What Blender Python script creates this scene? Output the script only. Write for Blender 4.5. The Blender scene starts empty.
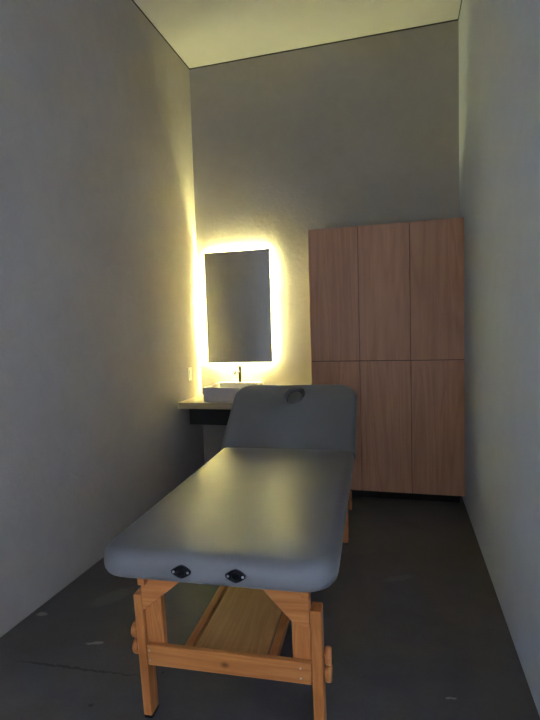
import bpy, bmesh, math
from mathutils import Vector, Matrix, Quaternion
S = bpy.context.scene
COL = S.collection

# ------------------------------------------------------------------ view
S.view_settings.view_transform = 'Standard'
S.view_settings.look = 'None'
S.view_settings.gamma = 1.0
S.view_settings.use_curve_mapping = False
S.view_settings.exposure = 0.0
S.cycles.max_bounces = 14
S.cycles.diffuse_bounces = 8
S.cycles.glossy_bounces = 6
S.cycles.transparent_max_bounces = 12
S.cycles.sample_clamp_indirect = 0.0
S.cycles.use_denoising = True
S.cycles.use_guiding = True
S.cycles.use_surface_guiding = True

# ------------------------------------------------------------------ measures (metres)
XL, XR = -1.955, 0.488          # side walls
YB, YF = 4.513, -1.70           # back wall, wall behind the camera
ZC = 4.036                      # ceiling

# ------------------------------------------------------------------ materials
class NT:
    def __init__(s, name):
        s.m = bpy.data.materials.new(name); s.m.use_nodes = True
        s.t = s.m.node_tree; s.n = s.t.nodes; s.l = s.t.links
        s.b = s.n['Principled BSDF']
    def node(s, typ, **kw):
        n = s.n.new(typ)
        for k, v in kw.items():
            if k.startswith('i_'): n.inputs[int(k[2:])].default_value = v
            else: setattr(n, k, v)
        return n
    def link(s, a, b): s.l.new(a, b)
    def coords(s, scale=(1, 1, 1), kind='Object'):
        tc = s.node('ShaderNodeTexCoord'); mp = s.node('ShaderNodeMapping')
        mp.inputs['Scale'].default_value = scale
        s.link(tc.outputs[kind], mp.inputs[0]); return mp.outputs[0]
    def noise(s, vec, scale, detail=4, rough=.5, dist=0):
        n = s.node('ShaderNodeTexNoise'); s.link(vec, n.inputs['Vector'])
        n.inputs['Scale'].default_value = scale; n.inputs['Detail'].default_value = detail
        n.inputs['Roughness'].default_value = rough; n.inputs['Distortion'].default_value = dist
        return n.outputs['Fac']
    def ramp(s, fac, stops):
        r = s.node('ShaderNodeValToRGB'); s.link(fac, r.inputs[0])
        e = r.color_ramp.elements
        while len(e) < len(stops): e.new(.5)
        for q, (p, c) in zip(e, stops):
            q.position = p; q.color = (*c, 1) if len(c) == 3 else c
        return r.outputs[0]
    def mix(s, fac, a, b, mode='MIX'):
        n = s.node('ShaderNodeMix', data_type='RGBA', blend_type=mode)
        for sock, v in ((n.inputs[0], fac), (n.inputs[6], a), (n.inputs[7], b)):
            if isinstance(v, (int, float)): sock.default_value = v
            elif isinstance(v, tuple): sock.default_value = (*v, 1)
            else: s.link(v, sock)
        return n.outputs[2]
    def math(s, op, a, b=0.0, c=0.0, clamp=False):
        n = s.node('ShaderNodeMath', operation=op, use_clamp=clamp)
        for sock, v in zip(n.inputs, (a, b, c)):
            if isinstance(v, (int, float)): sock.default_value = v
            else: s.link(v, sock)
        return n.outputs[0]
    def bump(s, h, strength, dist):
        b = s.node('ShaderNodeBump'); b.inputs['Strength'].default_value = strength
        b.inputs['Distance'].default_value = dist
        s.link(h, b.inputs['Height']); s.link(b.outputs[0], s.b.inputs['Normal'])
    def color(s, c):
        if isinstance(c, tuple): s.b.inputs['Base Color'].default_value = (*c, 1)
        else: s.link(c, s.b.inputs['Base Color'])
    def rough(s, r):
        if isinstance(r, (int, float)): s.b.inputs['Roughness'].default_value = r
        else: s.link(r, s.b.inputs['Roughness'])
    def spot(s, vec, cx, cy, cz, rot, sx, sy, sz=1e3):
        """soft-edged patch mask: 1 inside an ellipse round (cx,cy,cz), rotated about z"""
        a = s.node('ShaderNodeVectorMath', operation='SUBTRACT'); s.link(vec, a.inputs[0])
        a.inputs[1].default_value = (cx, cy, cz)
        r = s.node('ShaderNodeVectorRotate', rotation_type='Z_AXIS'); s.link(a.outputs[0], r.inputs[0])
        r.inputs['Angle'].default_value = -rot
        d = s.node('ShaderNodeVectorMath', operation='DIVIDE'); s.link(r.outputs[0], d.inputs[0])
        d.inputs[1].default_value = (sx, sy, sz)
        l = s.node('ShaderNodeVectorMath', operation='LENGTH'); s.link(d.outputs[0], l.inputs[0])
        m = s.node('ShaderNodeMapRange'); s.link(l.outputs['Value'], m.inputs[0])
        m.inputs[1].default_value = 1.15; m.inputs[2].default_value = .75
        return m.outputs[0]

def simple(name, col, rough=.5, metal=0.0, spec=.5):
    t = NT(name); t.color(col); t.rough(rough); t.b.inputs['Metallic'].default_value = metal
    t.b.inputs['Specular IOR Level'].default_value = spec
    # faint surface variation so that nothing is perfectly uniform
    v = t.coords((1, 1, 1)); n = t.noise(v, 35, 3)
    t.color(t.mix(n, tuple(c * .93 for c in col), tuple(min(1, c * 1.07) for c in col)))
    return t.m

def plaster(name, c0, c1, bump=.55, bdist=.006):
    t = NT(name); v = t.coords()
    big = t.noise(v, 1.6, 5, .6); mid = t.noise(v, 9, 5, .6, .6); fine = t.noise(v, 24, 5, .6, .4)
    f = t.math('ADD', t.math('MULTIPLY', big, .65), t.math('MULTIPLY', mid, .35))
    t.color(t.ramp(f, [(.35, c0), (.65, c1)]))
    t.rough(.85); t.b.inputs['Specular IOR Level'].default_value = .25
    h = t.math('ADD', t.math('MULTIPLY', mid, .7), t.math('MULTIPLY', fine, .75))
    t.bump(h, bump, bdist)
    return t.m

M = {}
M['plaster'] = plaster('wall_plaster', (.385, .350, .290), (.435, .400, .338), .40, .008)
M['plaster_right'] = plaster('right_wall_daylight_tint', (.405, .450, .505), (.445, .49, .545), .25, .005)  # cool cast of the daylight on this wall is put into its colour
M['ceiling'] = plaster('ceiling_paint', (.47, .47, .455), (.51, .51, .495), .12, .003)
M['gap'] = simple('shadow_gap', (.03, .03, .028), .9)
M['black'] = simple('black_rubber', (.006, .006, .007), .6, 0.0, .25)
M['black_gloss'] = simple('black_plastic', (.005, .005, .007), .45, 0.0, .25)
M['screw'] = simple('screw_steel', (.55, .55, .57), .3, 1.0)
M['chrome'] = simple('chrome', (.42, .42, .43), .10, 1.0)
M['ceramic'] = simple('white_ceramic', (.62, .58, .54), .2)
M['switch'] = simple('switch_plastic', (.72, .70, .62), .4)
M['plinth'] = simple('plinth_black', (.015, .014, .013), .7)
M['carcass'] = simple('carcass_dark_edge', (.10, .055, .035), .6)
M['frame_metal'] = simple('window_aluminium', (.25, .25, .26), .4, .6)
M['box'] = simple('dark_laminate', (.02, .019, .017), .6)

def floor_mat():
    t = NT('floor_concrete'); v = t.coords()
    big = t.noise(v, 1.1, 6, .62, .3); mid = t.noise(v, 7, 6, .65); fine = t.noise(v, 70, 3)
    f = t.math('ADD', t.math('MULTIPLY', big, .55), t.math('ADD', t.math('MULTIPLY', mid, .33), t.math('MULTIPLY', fine, .12)))
    c = t.ramp(f, [(.36, (.056, .054, .054)), (.5, (.088, .084, .083)), (.66, (.130, .124, .119))])
    wob = t.noise(v, 22, 4); 
    off = t.node('ShaderNodeVectorMath', operation='SCALE'); 
    nz = t.node('ShaderNodeTexNoise'); t.link(v, nz.inputs['Vector']); nz.inputs['Scale'].default_value = 40
    t.link(nz.outputs['Color'], off.inputs[0]); off.inputs['Scale'].default_value = .03
    vv = t.node('ShaderNodeVectorMath', operation='ADD'); t.link(v, vv.inputs[0]); t.link(off.outputs[0], vv.inputs[1])
    vv = vv.outputs[0]
    # scuffs and paint specks that lie on the concrete
    for (x, y, r, sx, sy, k) in [(-1.444, 1.97, .35, .045, .012, .8), (-1.878, 2.12, .2, .03, .016, .65),
                                 (.187, 1.985, .1, .022, .007, .8), (.24, 1.80, -.4, .012, .005, .6),
                                 (-.02, 2.9, .5, .10, .03, .18), (-1.60, 2.35, 1.0, .12, .06, .15)]:
        m = t.math('MULTIPLY', t.spot(vv, x, y, 0, r, sx, sy), k)
        c = t.mix(m, c, (.34, .32, .29))
    for (x, y, r, sx, sy) in [(-1.22, 1.62, 0, .010, .010), (-1.02, 1.86, 0, .007, .006)]:
        c = t.mix(t.math('MULTIPLY', t.spot(vv, x, y, 0, r, sx, sy), .8), c, (.01, .01, .01))
    # saw-cut joint across the slab, partly filled
    j = t.spot(vv, -1.42, 1.795, 0, .06, .32, .007)
    c = t.mix(t.math('MULTIPLY', j, .75), c, (.012, .011, .011))
    t.color(c)
    t.rough(t.ramp(mid, [(.3, (.42,) * 3), (.7, (.6,) * 3)]))
    t.b.inputs['Specular IOR Level'].default_value = .4
    t.bump(t.math('ADD', mid, t.math('MULTIPLY', fine, .3)), .12, .004)
    return t.m
M['floor'] = floor_mat()

def wood(name, axis, dark, mid, light, scale=1.0, rough=.45, knot=None, grain=1.0, seed=0.0):
    """straight-grained wood, grain running along the given axis"""
    t = NT(name)
    k = {'X': (.06, 1, 1), 'Y': (1, .06, 1), 'Z': (1, 1, .06)}[axis]
    tc = t.node('ShaderNodeTexCoord'); ad = t.node('ShaderNodeVectorMath', operation='ADD')
    t.link(tc.outputs['Object'], ad.inputs[0]); ad.inputs[1].default_value = (seed, seed * .7, seed * 1.3)
    base = ad.outputs[0]
    if knot:
        # the grain bends round one knot
        pass
    mp = t.node('ShaderNodeMapping'); t.link(base, mp.inputs[0]); mp.inputs['Scale'].default_value = k
    v = mp.outputs[0]
    streak = t.noise(v, 38 * scale, 5, .6, .3); wide = t.noise(v, 9 * scale, 3, .5, .8); pores = t.noise(v, 190 * scale, 2)
    rings = t.math('FRACT', t.math('MULTIPLY', wide, 9.0))
    rings = t.math('ABSOLUTE', t.math('SUBTRACT', rings, .5))
    f = t.math('ADD', t.math('MULTIPLY', streak, .55), t.math('ADD', t.math('MULTIPLY', rings, .5 * grain), t.math('MULTIPLY', pores, .2)))
    c = t.ramp(f, [(.25, dark), (.5, mid), (.8, light)])
    if knot:
        c = t.mix(t.math('MULTIPLY', t.spot3(knot[:3], knot[3]), .85), c, tuple(x * .3 for x in dark))
    t.color(c); t.rough(rough); t.b.inputs['Specular IOR Level'].default_value = .35
    t.bump(t.math('ADD', streak, pores), .08, .002)
    return t.m
def spot3(s, c, r):
    tc = s.node('ShaderNodeTexCoord')
    a = s.node('ShaderNodeVectorMath', operation='SUBTRACT'); s.link(tc.outputs['Object'], a.inputs[0]); a.inputs[1].default_value = c
    d = s.node('ShaderNodeVectorMath', operation='DIVIDE'); s.link(a.outputs[0], d.inputs[0]); d.inputs[1].default_value = (r * 1.35, 1e3, r)
    l = s.node('ShaderNodeVectorMath', operation='LENGTH'); s.link(d.outputs[0], l.inputs[0])
    m = s.node('ShaderNodeMapRange'); s.link(l.outputs['Value'], m.inputs[0]); m.inputs[1].default_value = 1.5; m.inputs[2].default_value = .3
    return m.outputs[0]
NT.spot3 = spot3

PINE = ((.40, .130, .030), (.53, .195, .048), (.64, .275, .080))
for ax in 'XYZ':
    M['pine' + ax] = wood('pine_' + ax.lower(), ax, *PINE)
M['pine_knot'] = wood('pine_knotty', 'X', *PINE, knot=(-.008, 0, .279, .011))
M['shelf_wood'] = wood('shelf_pine', 'Y', (.41, .185, .052), (.51, .25, .08), (.59, .315, .115))
for i in range(6):
    M['door%d' % i] = wood('cabinet_veneer_%d' % i, 'Z', (.43, .220, .118), (.56, .300, .172), (.65, .365, .22), scale=.55, rough=.5, grain=.75, seed=3.1 * i)
M['counter'] = wood('counter_wood', 'X', (.40, .33, .19), (.48, .40, .24), (.54, .46, .29), scale=.8, rough=.4)

def vinyl():
    t = NT('grey_vinyl'); v = t.coords()
    cell = t.node('ShaderNodeTexVoronoi'); t.link(v, cell.inputs['Vector']); cell.inputs['Scale'].default_value = 330
    soft = t.noise(v, 5, 3); 
    t.color(t.mix(soft, (.146, .147, .138), (.168, .169, .160)))
    t.rough(t.ramp(soft, [(.3, (.31,) * 3), (.7, (.36,) * 3)])); t.b.inputs['Specular IOR Level'].default_value = .40
    h = t.math('ADD', t.math('MULTIPLY', cell.outputs['Distance'], .12), t.math('MULTIPLY', t.noise(v, 3.2, 2), 1.6))
    t.bump(h, .25, .006)
    return t.m
M['vinyl'] = vinyl()
def mirror_mat():
    t = NT('mirror_silver'); t.color((.90, .91, .88)); t.rough(.015); t.b.inputs['Metallic'].default_value = 1
    return t.m
M['mirror'] = mirror_mat()
def led_mat():
    t = NT('led_glow'); t.color((.8, .8, .7))
    t.b.inputs['Emission Color'].default_value = (1.0, .945, .42, 1)
    t.b.inputs['Emission Strength'].default_value = 960.0
    return t.m
M['led'] = led_mat()
def pane_mat():
    t = NT('window_glass'); t.n.remove(t.b)
    out = t.n['Material Output']
    tr = t.node('ShaderNodeBsdfTransparent'); gl = t.node('ShaderNodeBsdfGlossy'); gl.inputs['Roughness'].default_value = .02
    fr = t.node('ShaderNodeFresnel'); mx = t.node('ShaderNodeMixShader')
    t.link(fr.outputs[0], mx.inputs[0]); t.link(tr.outputs[0], mx.inputs[1]); t.link(gl.outputs[0], mx.inputs[2])
    t.link(mx.outputs[0], out.inputs[0]); return t.m
M['pane'] = pane_mat()

# ------------------------------------------------------------------ mesh helpers
def link(name, bm, mat, parent=None, smooth=False, kind=None):
    bmesh.ops.recalc_face_normals(bm, faces=bm.faces)
    me = bpy.data.meshes.new(name); bm.to_mesh(me); bm.free()
    if smooth:
        for p in me.polygons: p.use_smooth = True
    me.materials.append(mat if not isinstance(mat, str) else M[mat])
    o = bpy.data.objects.new(name, me); COL.objects.link(o)
    if parent: o.parent = parent
    if kind: o['kind'] = kind
    return o
def smooth_by_angle(o, deg=35):
    o.data.set_sharp_from_angle(angle=math.radians(deg))
def box_into(bm, a, b, bev=0.0, seg=2):
    t = bmesh.new()
    bmesh.ops.create_cube(t, size=1)
    c = [(a[i] + b[i]) / 2 for i in range(3)]; d = [abs(b[i] - a[i]) for i in range(3)]
    for v in t.verts: v.co = Vector([c[i] + v.co[i] * d[i] for i in range(3)])
    if bev: bmesh.ops.bevel(t, geom=t.edges[:], offset=bev, segments=seg, affect='EDGES', profile=.5)
    merge(bm, t)
def merge(bm, t):
    me = bpy.data.meshes.new('tmp'); t.to_mesh(me); t.free(); bm.from_mesh(me); bpy.data.meshes.remove(me)
def box(name, a, b, mat, parent=None, bev=0.0, seg=2, kind=None):
    bm = bmesh.new(); box_into(bm, a, b, bev, seg)
    return link(name, bm, mat, parent, kind=kind)
def prism_into(bm, pts, axis, lo, hi, bev=0.0):
    t = bmesh.new()
    def P(u, v, w): return {'x': (w, u, v), 'y': (u, w, v), 'z': (u, v, w)}[axis]
    A = [t.verts.new(P(u, v, lo)) for u, v in pts]; B = [t.verts.new(P(u, v, hi)) for u, v in pts]
    t.faces.new(A); t.faces.new(B[::-1]); n = len(pts)
    for i in range(n): t.faces.new((A[i], B[i], B[(i + 1) % n], A[(i + 1) % n]))
    bmesh.ops.recalc_face_normals(t, faces=t.faces)
    if bev: bmesh.ops.bevel(t, geom=t.edges[:], offset=bev, segments=2, affect='EDGES', profile=.5)
    merge(bm, t)
def lathe_into(bm, prof, mat4=None, n=24, sx=1.0, sy=1.0):
    t = bmesh.new(); rings = []
    for r, z in prof:
        rings.append([t.verts.new((r * sx * math.cos(2 * math.pi * k / n), r * sy * math.sin(2 * math.pi * k / n), z)) for k in range(n)])
    for A, B in zip(rings, rings[1:]):
        for k in range(n): t.faces.new((A[k], A[(k + 1) % n], B[(k + 1) % n], B[k]))
    t.faces.new(rings[0][::-1]); t.faces.new(rings[-1])
    if mat4 is not None: bmesh.ops.transform(t, matrix=mat4, verts=t.verts)
    merge(bm, t)
def rrect(hx, hy, r, n=8, r2=None):
    """outline of a rounded rectangle; r rounds the +y corners, r2 the -y corners"""
    lim = min(hx, hy) - 1e-3
    r = min(r, lim); r2 = r if r2 is None else min(r2, lim); out = []
    for sx, sy, a0, q in ((1, 1, 0, r), (-1, 1, 90, r), (-1, -1, 180, r2), (1, -1, 270, r2)):
        cx, cy = sx * (hx - q), sy * (hy - q)
        for k in range(n + 1):
            a = math.radians(a0 + 90 * k / n); out.append((cx + q * math.cos(a), cy + q * math.sin(a)))
    return out
def loops_into(bm, loops):
    t = bmesh.new(); L = [[t.verts.new(p) for p in lp] for lp in loops]
    for A, B in zip(L, L[1:]):
        n = len(A)
        for k in range(n): t.faces.new((A[k], A[(k + 1) % n], B[(k + 1) % n], B[k]))
    t.faces.new(L[0][::-1]); t.faces.new(L[-1])
    merge(bm, t)
def empty(name, loc, rz=0.0):
    o = bpy.data.objects.new(name, None); COL.objects.link(o); o.location = loc; o.rotation_euler = (0, 0, rz)
    o.empty_display_size = .1
    return o
def tag(o, label, cat, group=None):
    o['label'] = label; o['category'] = cat
    if group: o['group'] = group
    return o

# ------------------------------------------------------------------ the room
T = .15; TL = .25
box('floor', (XL - TL, YF - T, -.12), (XR + T, YB + T, 0), 'floor', kind='structure')
box('ceiling', (XL - TL, YF - T, ZC), (XR + T, YB + T, ZC + .12), 'ceiling', kind='structure')
box('wall_right', (XR, YF - T, 0), (XR + T, YB + T, ZC), 'plaster_right', kind='structure')
box('wall_back', (XL, YB, 0), (XR, YB + T, ZC), 'plaster', kind='structure')
box('wall_front', (XL, YF - T, 0), (XR, YF, ZC), 'plaster', kind='structure')
# left wall, with the tall window beside the camera that lets the daylight in
WY0, WY1, WZ0, WZ1 = -1.45, -.25, .1, 2.7
bm = bmesh.new()
for a, b in (((XL - TL, WY1, 0), (XL, YB + T, ZC)), ((XL - TL, YF - T, 0), (XL, WY0, ZC)),
             ((XL - TL, WY0, 0), (XL, WY1, WZ0)), ((XL - TL, WY0, WZ1), (XL, WY1, ZC))):
    box_into(bm, a, b)
link('wall_left', bm, 'plaster', kind='structure')
w = empty('window_1', (0, 0, 0)); w['kind'] = 'structure'
bm = bmesh.new(); e = .05; ym = (WY0 + WY1) / 2
for a, b in (((XL - .2, WY0, WZ0), (XL - .14, WY0 + e, WZ1)), ((XL - .2, WY1 - e, WZ0), (XL - .14, WY1, WZ1)),
             ((XL - .2, WY0 + e, WZ0), (XL - .14, WY1 - e, WZ0 + e)), ((XL - .2, WY0 + e, WZ1 - e), (XL - .14, WY1 - e, WZ1)),
             ((XL - .2, ym - .025, WZ0 + e), (XL - .14, ym + .025, WZ1 - e))):
    box_into(bm, a, b, .003)
link('window_frame', bm, 'frame_metal', w, kind='structure')
for a, b in ((WY0 + e, ym - .025), (ym + .025, WY1 - e)):
    box('window_pane', (XL - .174, a, WZ0 + e), (XL - .168, b, WZ1 - e), 'pane', w, kind='structure')
# dark strips painted in for the shade in the gap between ceiling and walls
g = .009
bm = bmesh.new(); box_into(bm, (XL + .006, YB - .006, ZC - g), (XR - .006, YB, ZC)); link('gap_shade_1', bm, 'gap', kind='structure')
bm = bmesh.new(); box_into(bm, (XL, YF, ZC - g), (XL + .006, YB, ZC)); link('gap_shade_2', bm, 'gap', kind='structure')
bm = bmesh.new(); box_into(bm, (XR - .006, YF, ZC - g), (XR, YB, ZC)); link('gap_shade_3', bm, 'gap', kind='structure')

# ------------------------------------------------------------------ cabinet
CX0, CX1, CYF, CZ0, CZM, CZ1 = -.763, XR - .004, 4.157, .087, 1.207, 2.333
cab = empty('wall_cabinet', ((CX0 + CX1) / 2, (CYF + YB) / 2, 0))
tag(cab, 'tall brown wooden cupboard with six flat doors in the far corner', 'cabinet')
def loc(p, o): return tuple(p[i] - o.location[i] for i in range(3))
bm = bmesh.new()
box_into(bm, loc((CX0, CYF + .022, CZ0), cab), loc((CX1, YB, CZ1), cab), .001, 1)
link('carcass', bm, 'carcass', cab)
bm = bmesh.new(); box_into(bm, loc((CX0 + .03, CYF + .09, 0), cab), loc((CX1 - .03, YB, CZ0), cab))
link('plinth', bm, 'plinth', cab)
wd = (XR - .002 - CX0) / 3; gp = .0025; i = 0
for z0, z1 in ((CZ0, CZM - .004), (CZM + .004, CZ1)):
    for k in range(3):
        x0 = CX0 + k * wd + gp * (k > 0); x1 = min(CX0 + (k + 1) * wd - gp * (k < 2), CX1)
        bm = bmesh.new(); box_into(bm, loc((x0, CYF, z0), cab), loc((x1, CYF + .021, z1), cab), .0012, 2)
        link('door', bm, 'door%d' % i, cab); i += 1

# ------------------------------------------------------------------ counter and basin
CTF, CTZ0, CTZ1 = 3.97, .806, .862
ct = empty('vanity_counter', ((XL + CX0) / 2, (CTF + YB) / 2, 0))
tag(ct, 'wall-to-cabinet wooden vanity top carrying the white basin', 'counter')
bm = bmesh.new(); box_into(bm, loc((XL, CTF, CTZ0), ct), loc((CX0 - .002, YB - .002, CTZ1), ct), .003, 2)
link('countertop', bm, 'counter', ct)
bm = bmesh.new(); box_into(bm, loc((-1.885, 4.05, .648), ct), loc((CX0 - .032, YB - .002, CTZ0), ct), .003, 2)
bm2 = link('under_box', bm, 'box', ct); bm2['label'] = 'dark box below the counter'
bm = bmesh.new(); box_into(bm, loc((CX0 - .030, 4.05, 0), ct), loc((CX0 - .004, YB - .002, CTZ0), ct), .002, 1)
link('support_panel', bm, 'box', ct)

BX, BY = -1.520, 4.262
BZ = CTZ1
basin = empty('vessel_basin', (BX, BY, BZ))
tag(basin, 'white rectangular vessel basin standing on the wooden vanity top', 'basin')
hx, hy, hz = .222, .238, .130
def ring(hx, hy, r, z, dy=0): return [(x, y + dy, z) for x, y in rrect(hx, hy, r, 6)]
lp = [ring(hx - .015, hy - .015, .008, 0), ring(hx - .010, hy - .010, .010, .003), ring(hx - .001, hy - .001, .014, hz - .008), ring(hx, hy, .015, hz - .003), ring(hx - .003, hy - .003, .014, hz)]
ix, iy, dy = hx - .016, hy - .052, -.036          # the bowl leaves a tap deck at the back
lp += [ring(ix + .002, iy + .002, .016, hz, dy), ring(ix, iy, .015, hz - .004, dy), ring(ix - .014, iy - .014, .03, .04, dy), ring(ix - .05, iy - .05, .03, .022, dy), ring(.03, .03, .029, .016, dy)]
bm = bmesh.new(); loops_into(bm, lp)
o = link('basin_bowl', bm, 'ceramic', basin, True); smooth_by_angle(o, 40)
bm = bmesh.new(); lathe_into(bm, [(.024, .0165), (.024, .020), (.020, .022), (.008, .0215)], Matrix.Translation((0, dy, 0)))
o = link('drain', bm, 'chrome', basin, True); smooth_by_angle(o, 40)
# mixer tap on the deck of the bowl
tap = empty('basin_tap', (-1.523, 4.455, BZ + hz))
tag(tap, 'slim chrome mixer tap standing on the back of the white basin', 'tap')
bm = bmesh.new(); lathe_into(bm, [(.026, 0), (.026, .005), (.0185, .009), (.0175, .118), (.0185, .122), (.0185, .135), (.015, .138)])
o = link('tap_body', bm, 'chrome', tap, True); smooth_by_angle(o, 40)
def tube_into(bm, pts, r, n=14):
    pts = [Vector(p) for p in pts]; lps = []
    for i, p in enumerate(pts):
        d = (pts[min(i + 1, len(pts) - 1)] - pts[max(i - 1, 0)]).normalized()
        q = d.to_track_quat('Z', 'Y')
        lps.append([p + q @ Vector((r * math.cos(2 * math.pi * k / n), r * math.sin(2 * math.pi * k / n), 0)) for k in range(n)])
    loops_into(bm, lps)
bm = bmesh.new(); tube_into(bm, [(0, -.010, .100), (-.002, -.07, .112), (-.004, -.115, .112), (-.005, -.130, .100), (-.005, -.132, .086)], .0115)
o = link('spout', bm, 'chrome', tap, True); smooth_by_angle(o, 50)
bm = bmesh.new(); tube_into(bm, [(0, -.004, .150), (-.022, -.03, .160), (-.044, -.062, .172)], .006)
lathe_into(bm, [(.015, .138), (.0175, .142), (.0175, .156), (.012, .161)])
o = link('tap_lever', bm, 'chrome', tap, True); smooth_by_angle(o, 50)

# ------------------------------------------------------------------ mirror with light behind it
MX0, MX1, MZ0, MZ1, MY = -1.865, -1.197, 1.180, 2.260, YB - .028
mir = empty('backlit_mirror', ((MX0 + MX1) / 2, YB, (MZ0 + MZ1) / 2))
tag(mir, 'frameless rectangular mirror with glowing yellow light behind its edges', 'mirror')
bm = bmesh.new(); box_into(bm, loc((MX0, MY, MZ0), mir), loc((MX1, MY + .006, MZ1), mir), .0012, 1)
link('mirror_glass', bm, 'mirror', mir)
q = .03
bm = bmesh.new(); box_into(bm, loc((MX0 + q, MY + .0065, MZ0 + q), mir), loc((MX1 - q, YB, MZ1 - q), mir))
link('backing_box', bm, 'frame_metal', mir)
y0, y1 = MY + .012, MY + .022
for a, b in (((MX0 + q - .004, y0, MZ0 + q), (MX0 + q, y1, MZ1 - q)), ((MX1 - q, y0, MZ0 + q), (MX1 - q + .004, y1, MZ1 - q)),
             ((MX0 + q, y0, MZ1 - q), (MX1 - q, y1, MZ1 - q + .004)), ((MX0 + q, y0, MZ0 + q - .004), (MX1 - q, y1, MZ0 + q))):
    bm = bmesh.new(); box_into(bm, loc(a, mir), loc(b, mir)); link('led_strip', bm, 'led', mir)

# ------------------------------------------------------------------ light switch on the left wall
sw = empty('light_switch', (XL, 4.232, 1.095))
tag(sw, 'small pale light switch plate on the left wall near the basin', 'switch')
bm = bmesh.new(); box_into(bm, (0, -.038, -.062), (.009, .038, .062), .003, 2); link('switch_plate', bm, 'switch', sw)
bm = bmesh.new(); prism_into(bm, [(.009, -.036), (.0115, -.036), (.0155, .036), (.009, .036)], 'y', -.017, .017, .001)
link('rocker', bm, 'switch', sw)

# ------------------------------------------------------------------ massage table
TX, TY, TH = -.621, 1.414, math.radians(3.2)
tb = empty('massage_table', (TX, TY, 0), TH)
tag(tb, 'grey padded massage table with raised head section and pine legs', 'massage table')
HW, LF, LT, ZT, ZB = .418, 1.490, 2.06, .769, .669

def pad_loops(hx, hy, h, r, r2, er, puff=.006, under=.02):
    """padded upholstered slab centred on the origin, underside at z = 0"""
    L = []
    def rg(inset, z): return [(x, y, z) for x, y in rrect(hx - inset, hy - inset, max(r - inset, .012), 9, max(r2 - inset, .012))]
    lo = .030                                       # radius of the lower edge
    L.append(rg(lo + .05, 0))
    for k in range(7):
        a = math.pi / 2 * k / 6; L.append(rg(lo * .6 * (1 - math.sin(a)), lo * (1 - math.cos(a))))
    n1 = 8
    for k in range(n1 + 1):
        a = math.pi / 2 * k / n1; L.append(rg(er * (1 - math.cos(a)), h - er - puff + er * math.sin(a)))
    for d, z in ((er + .03, .45), (er + .08, .8), (er + .15, 1.0)):
        L.append(rg(d, h - puff + puff * z))
    return L
# flat main cushion
bm = bmesh.new(); loops_into(bm, [[(x, y + LF / 2, z + ZB) for x, y, z in l] for l in pad_loops(HW, LF / 2, ZT - ZB, .03, .115, .052)])
cush = link('cushion', bm, 'vinyl', tb, True); smooth_by_angle(cush, 50)
# head section, raised on its hinge
ang = math.radians(39); BL = .605
rot = Matrix.Translation((0, LF + .004, ZB + .003)) @ Matrix.Rotation(ang, 4, 'X')
hcx, hcy = .010, BL - .125
HH = .088
def dense(l, m=26):
    """the same outline with extra points along its four straight sides"""
    out = []; n = len(l) // 4
    for c in range(4):
        out += l[c * n:(c + 1) * n]; A = Vector(l[(c + 1) * n - 1]); B2 = Vector(l[((c + 1) * n) % len(l)])
        out += [tuple(A.lerp(B2, (k + 1) / (m + 1))) for k in range(m)]
    return out
L = [dense([(x, y + BL / 2, z) for x, y, z in l]) for l in pad_loops(HW + .010, BL / 2, HH, .12, .03, .036, .004)[:-2]]
tilt = math.radians(-20)
def oval(rx, ry, z):
    """face-hole outline, one point in the direction of each point of the pad's outline"""
    out = []
    for x, y, _ in L[-1]:
        v = Matrix.Rotation(-tilt, 2) @ Vector((x - hcx, y - hcy)); a = math.atan2(v.y / ry, v.x / rx)
        p = Matrix.Rotation(tilt, 2) @ Vector((rx * math.cos(a), ry * math.sin(a)))
        out.append((hcx + p.x, hcy + p.y, z))
    return out
L[-1] = [(x, y, HH - .002) for x, y, z in L[-1]]
L += [oval(.078, .092, HH - .001), oval(.073, .087, HH + .003), oval(.068, .082, HH + .003), oval(.064, .078, HH - .003), oval(.062, .076, HH - .012), oval(.060, .074, .028)]
bm = bmesh.new(); loops_into(bm, L)
hc = link('head_cushion', bm, 'vinyl', tb, True)
smooth_by_angle(hc, 50)
hc.matrix_local = rot
# plug of the face hole
zr = Matrix.Translation((hcx, hcy, 0)) @ Matrix.Rotation(tilt, 4, 'Z')
bm = bmesh.new(); lathe_into(bm, [(.95, .029), (1.0, .045), (.97, .062), (.88, .072), (.6, .078), (.2, .080)], zr @ Matrix.Translation((-.003, -.004, 0)) @ Matrix.Rotation(math.radians(5), 4, 'Y'), 40, .048, .062)
o = link('face_plug', bm, 'vinyl', hc, True); smooth_by_angle(o, 60)
o['label'] = 'oval plug in the face hole'
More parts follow.
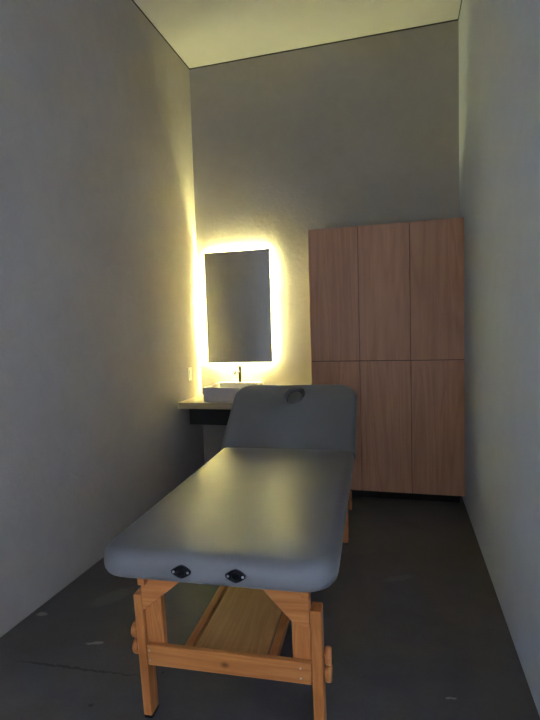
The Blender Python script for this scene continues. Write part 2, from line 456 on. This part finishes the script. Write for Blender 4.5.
# two black face-cradle sockets in the end of the cushion
for ga in (-.087, .099):
    e0 = -.0025
    bm = bmesh.new()
    pts = []
    for k in range(40):
        a = 2 * math.pi * k / 40; c, s = math.cos(a), math.sin(a)
        x = .034 * c; z = math.copysign(.0035 + .0185 * (1 - abs(c) ** 1.5), s)
        pts.append((ga + x, .7145 + z))
    prism_into(bm, pts, 'y', e0 - .004, e0 + .006, .0012)
    gr = link('socket_plate', bm, 'black_gloss', cush)
    gr['label'] = 'black socket plate'
    bm = bmesh.new(); X = Matrix.Translation((ga, e0 - .004, .7145)) @ Matrix.Rotation(math.radians(90), 4, 'X')
    t = bmesh.new()
    prof = [(.0165, -.002), (.0165, .004), (.0145, .006), (.011, .0055), (.0105, -.001)]
    rings = [[t.verts.new(X @ Vector((r * math.cos(2 * math.pi * k / 28), r * math.sin(2 * math.pi * k / 28), z))) for k in range(28)] for r, z in prof]
    for A, B in zip(rings, rings[1:]):
        for k in range(28): t.faces.new((A[k], A[(k + 1) % 28], B[(k + 1) % 28], B[k]))
    t.faces.new(rings[-1]); merge(bm, t)
    o = link('socket', bm, 'black', gr, True); smooth_by_angle(o, 40)
    for sx in (-1, 1):
        bm = bmesh.new(); lathe_into(bm, [(.0042, -.001), (.0042, .0012), (.003, .0024), (.001, .0027)], Matrix.Translation((ga + sx * .0245, e0 - .004, .7145)) @ Matrix.Rotation(math.radians(90), 4, 'X'), 14)
        link('screw', bm, 'screw', gr, True)

# timber frame
FZ0, FZ1 = .578, ZB
AC = -.016                       # the legs sit slightly off the pad's centre line
for s in (-1, 1):
    xa = AC + (.318 if s > 0 else -.288)
    box('side_rail', (xa - .014, .13, FZ0), (xa + .014, LT - .06, FZ1), 'pineY', tb, .003)
for yb_ in (.19, 1.02, LT - .15):
    box('cross_rail', (AC - .274, yb_, FZ0 + .01), (AC + .303, yb_ + .026, FZ1), 'pineX', tb, .003)
# props that hold the head section up
for s in (-1, 1):
    xa = AC + s * .26
    top = rot @ Vector((0, .40, -.001)); bot = Vector((0, LT - .15, FZ1 + .001))
    bm = bmesh.new()
    prism_into(bm, [(bot.y - .012, bot.z), (bot.y + .03, bot.z), (top.y + .03, top.z + .018), (top.y - .012, top.z - .008)], 'x', xa - .01, xa + .01, .002)
    link('prop', bm, 'pineZ', tb)

FF, FB, LEAN = .215, 1.885, .075
def shear(bm, front):
    """lean the leg assembly: local y is the depth behind its outer face"""
    for v in bm.verts:
        y, z = v.co.y, v.co.z
        v.co.y = (FF - LEAN * z + y) if front else (FB + LEAN * z - y)
for front in (True, False):
    for s in (-1, 1):
        # leg: upper board on the frame; sliding lower board outside it
        sh_ = .022 if s < 0 else 0
        u0, u1 = AC + s * (.258 - sh_), AC + s * (.326 - sh_)
        lo0, lo1 = AC + s * (.327 - sh_), (AC + .367 if s > 0 else AC - .340)
        bm = bmesh.new(); box_into(bm, (u0, .004, .245), (u1, .034, FZ1 - .002), .003); shear(bm, front)
        leg = link('leg', bm, 'pineZ', tb)
        bm = bmesh.new(); box_into(bm, (lo0, -.012, .014), (lo1, .052, .520), .004); shear(bm, front)
        low = link('lower_leg', bm, 'pineZ', leg)
        bm = bmesh.new(); box_into(bm, (lo0 + s * .001, -.010, 0), (lo1 - s * .001, .050, .016), .003); shear(bm, front)
        link('foot_pad', bm, 'black', leg)
        for kz in ((.356, .288) if s < 0 else (.332, .264)):
            bm = bmesh.new()
            X = Matrix.Translation((lo1, .022, kz)) @ Matrix.Rotation(math.radians(90 * s), 4, 'Y')
            lathe_into(bm, [(.011, -.002), (.012, .004), (.028, .006), (.0315, .011), (.0315, .022), (.028, .027), (.012, .028)], X, 20)
            shear(bm, front); o = link('knob', bm, 'pineX', leg, True); smooth_by_angle(o, 40)
        # triangular corner brace
        bm = bmesh.new()
        if s > 0: pts = [(.309, FZ1 - .004), (.309, .452), (.292, .455), (.248, .472), (.178, .548), (.085, FZ1 - .004)]
        else: pts = [(-.321, FZ1 - .004), (-.321, .458), (-.308, .468), (-.192, .564), (-.075, FZ1 - .004)]
        prism_into(bm, pts, 'y', -.012, .003, .002); shear(bm, front)
        link('corner_brace', bm, 'pineX', tb)
    bm = bmesh.new(); box_into(bm, (AC - .298, -.020, .240), (AC + .326, .003, .324), .003); shear(bm, front)
    st = link('stretcher', bm, 'pine_knot' if front else 'pineX', tb)
    for sx in (-1, 1):
        for dz in (.262, .301):
            bm = bmesh.new(); lathe_into(bm, [(.0035, -.001), (.0035, .001), (.002, .002)], Matrix.Translation((AC + sx * .288, -.020, dz)) @ Matrix.Rotation(math.radians(90), 4, 'X'), 12)
            shear(bm, front); link('screw', bm, 'screw', st)
# slatted shelf between the stretchers
ys0, ys1 = FF - LEAN * .25 + .004, FB + LEAN * .25 - .004
bm = bmesh.new(); box_into(bm, (-.158, ys0, .256), (.130, ys1, .270), .002)
sh = link('shelf', bm, 'shelf_wood', tb)
for a, b in ((-.199, -.166), (.138, .171)):
    box('shelf_rail', (a, ys0, .243), (b, ys1, .276), 'pineY', sh, .003)
for yy in (ys0 + .05, 1.05, ys1 - .08):
    box('shelf_batten', (-.19, yy, .238), (.165, yy + .04, .256), 'pineX', sh, .002)

# ------------------------------------------------------------------ light
W = bpy.data.worlds.new('daylight'); S.world = W; W.use_nodes = True
bg = W.node_tree.nodes['Background']; bg.inputs[0].default_value = (.66, .735, 1.0, 1); bg.inputs[1].default_value = 57

# ------------------------------------------------------------------ camera
f, yaw, pitch, roll = 485.038, 0.26645, -0.06383, 0.02949
Rz = Matrix.Rotation(yaw, 3, 'Z'); Rx = Matrix.Rotation(pitch, 3, 'X'); Ry = Matrix.Rotation(roll, 3, 'Y')
B = Rz @ Rx @ Ry                 # columns: right, forward, up
cam = bpy.data.cameras.new('camera'); co = bpy.data.objects.new('camera', cam); COL.objects.link(co)
Mx = Matrix.Identity(4)
for i in range(3):
    Mx[i][0] = B[i][0]; Mx[i][1] = B[i][2]; Mx[i][2] = -B[i][1]
Mx.translation = Vector((0, 0, 1.5)); co.matrix_world = Mx
cam.sensor_fit = 'HORIZONTAL'; cam.sensor_width = 36.0; cam.lens = 36.0 * f / 540.0
cam.clip_start = .02; cam.clip_end = 100
S.camera = co
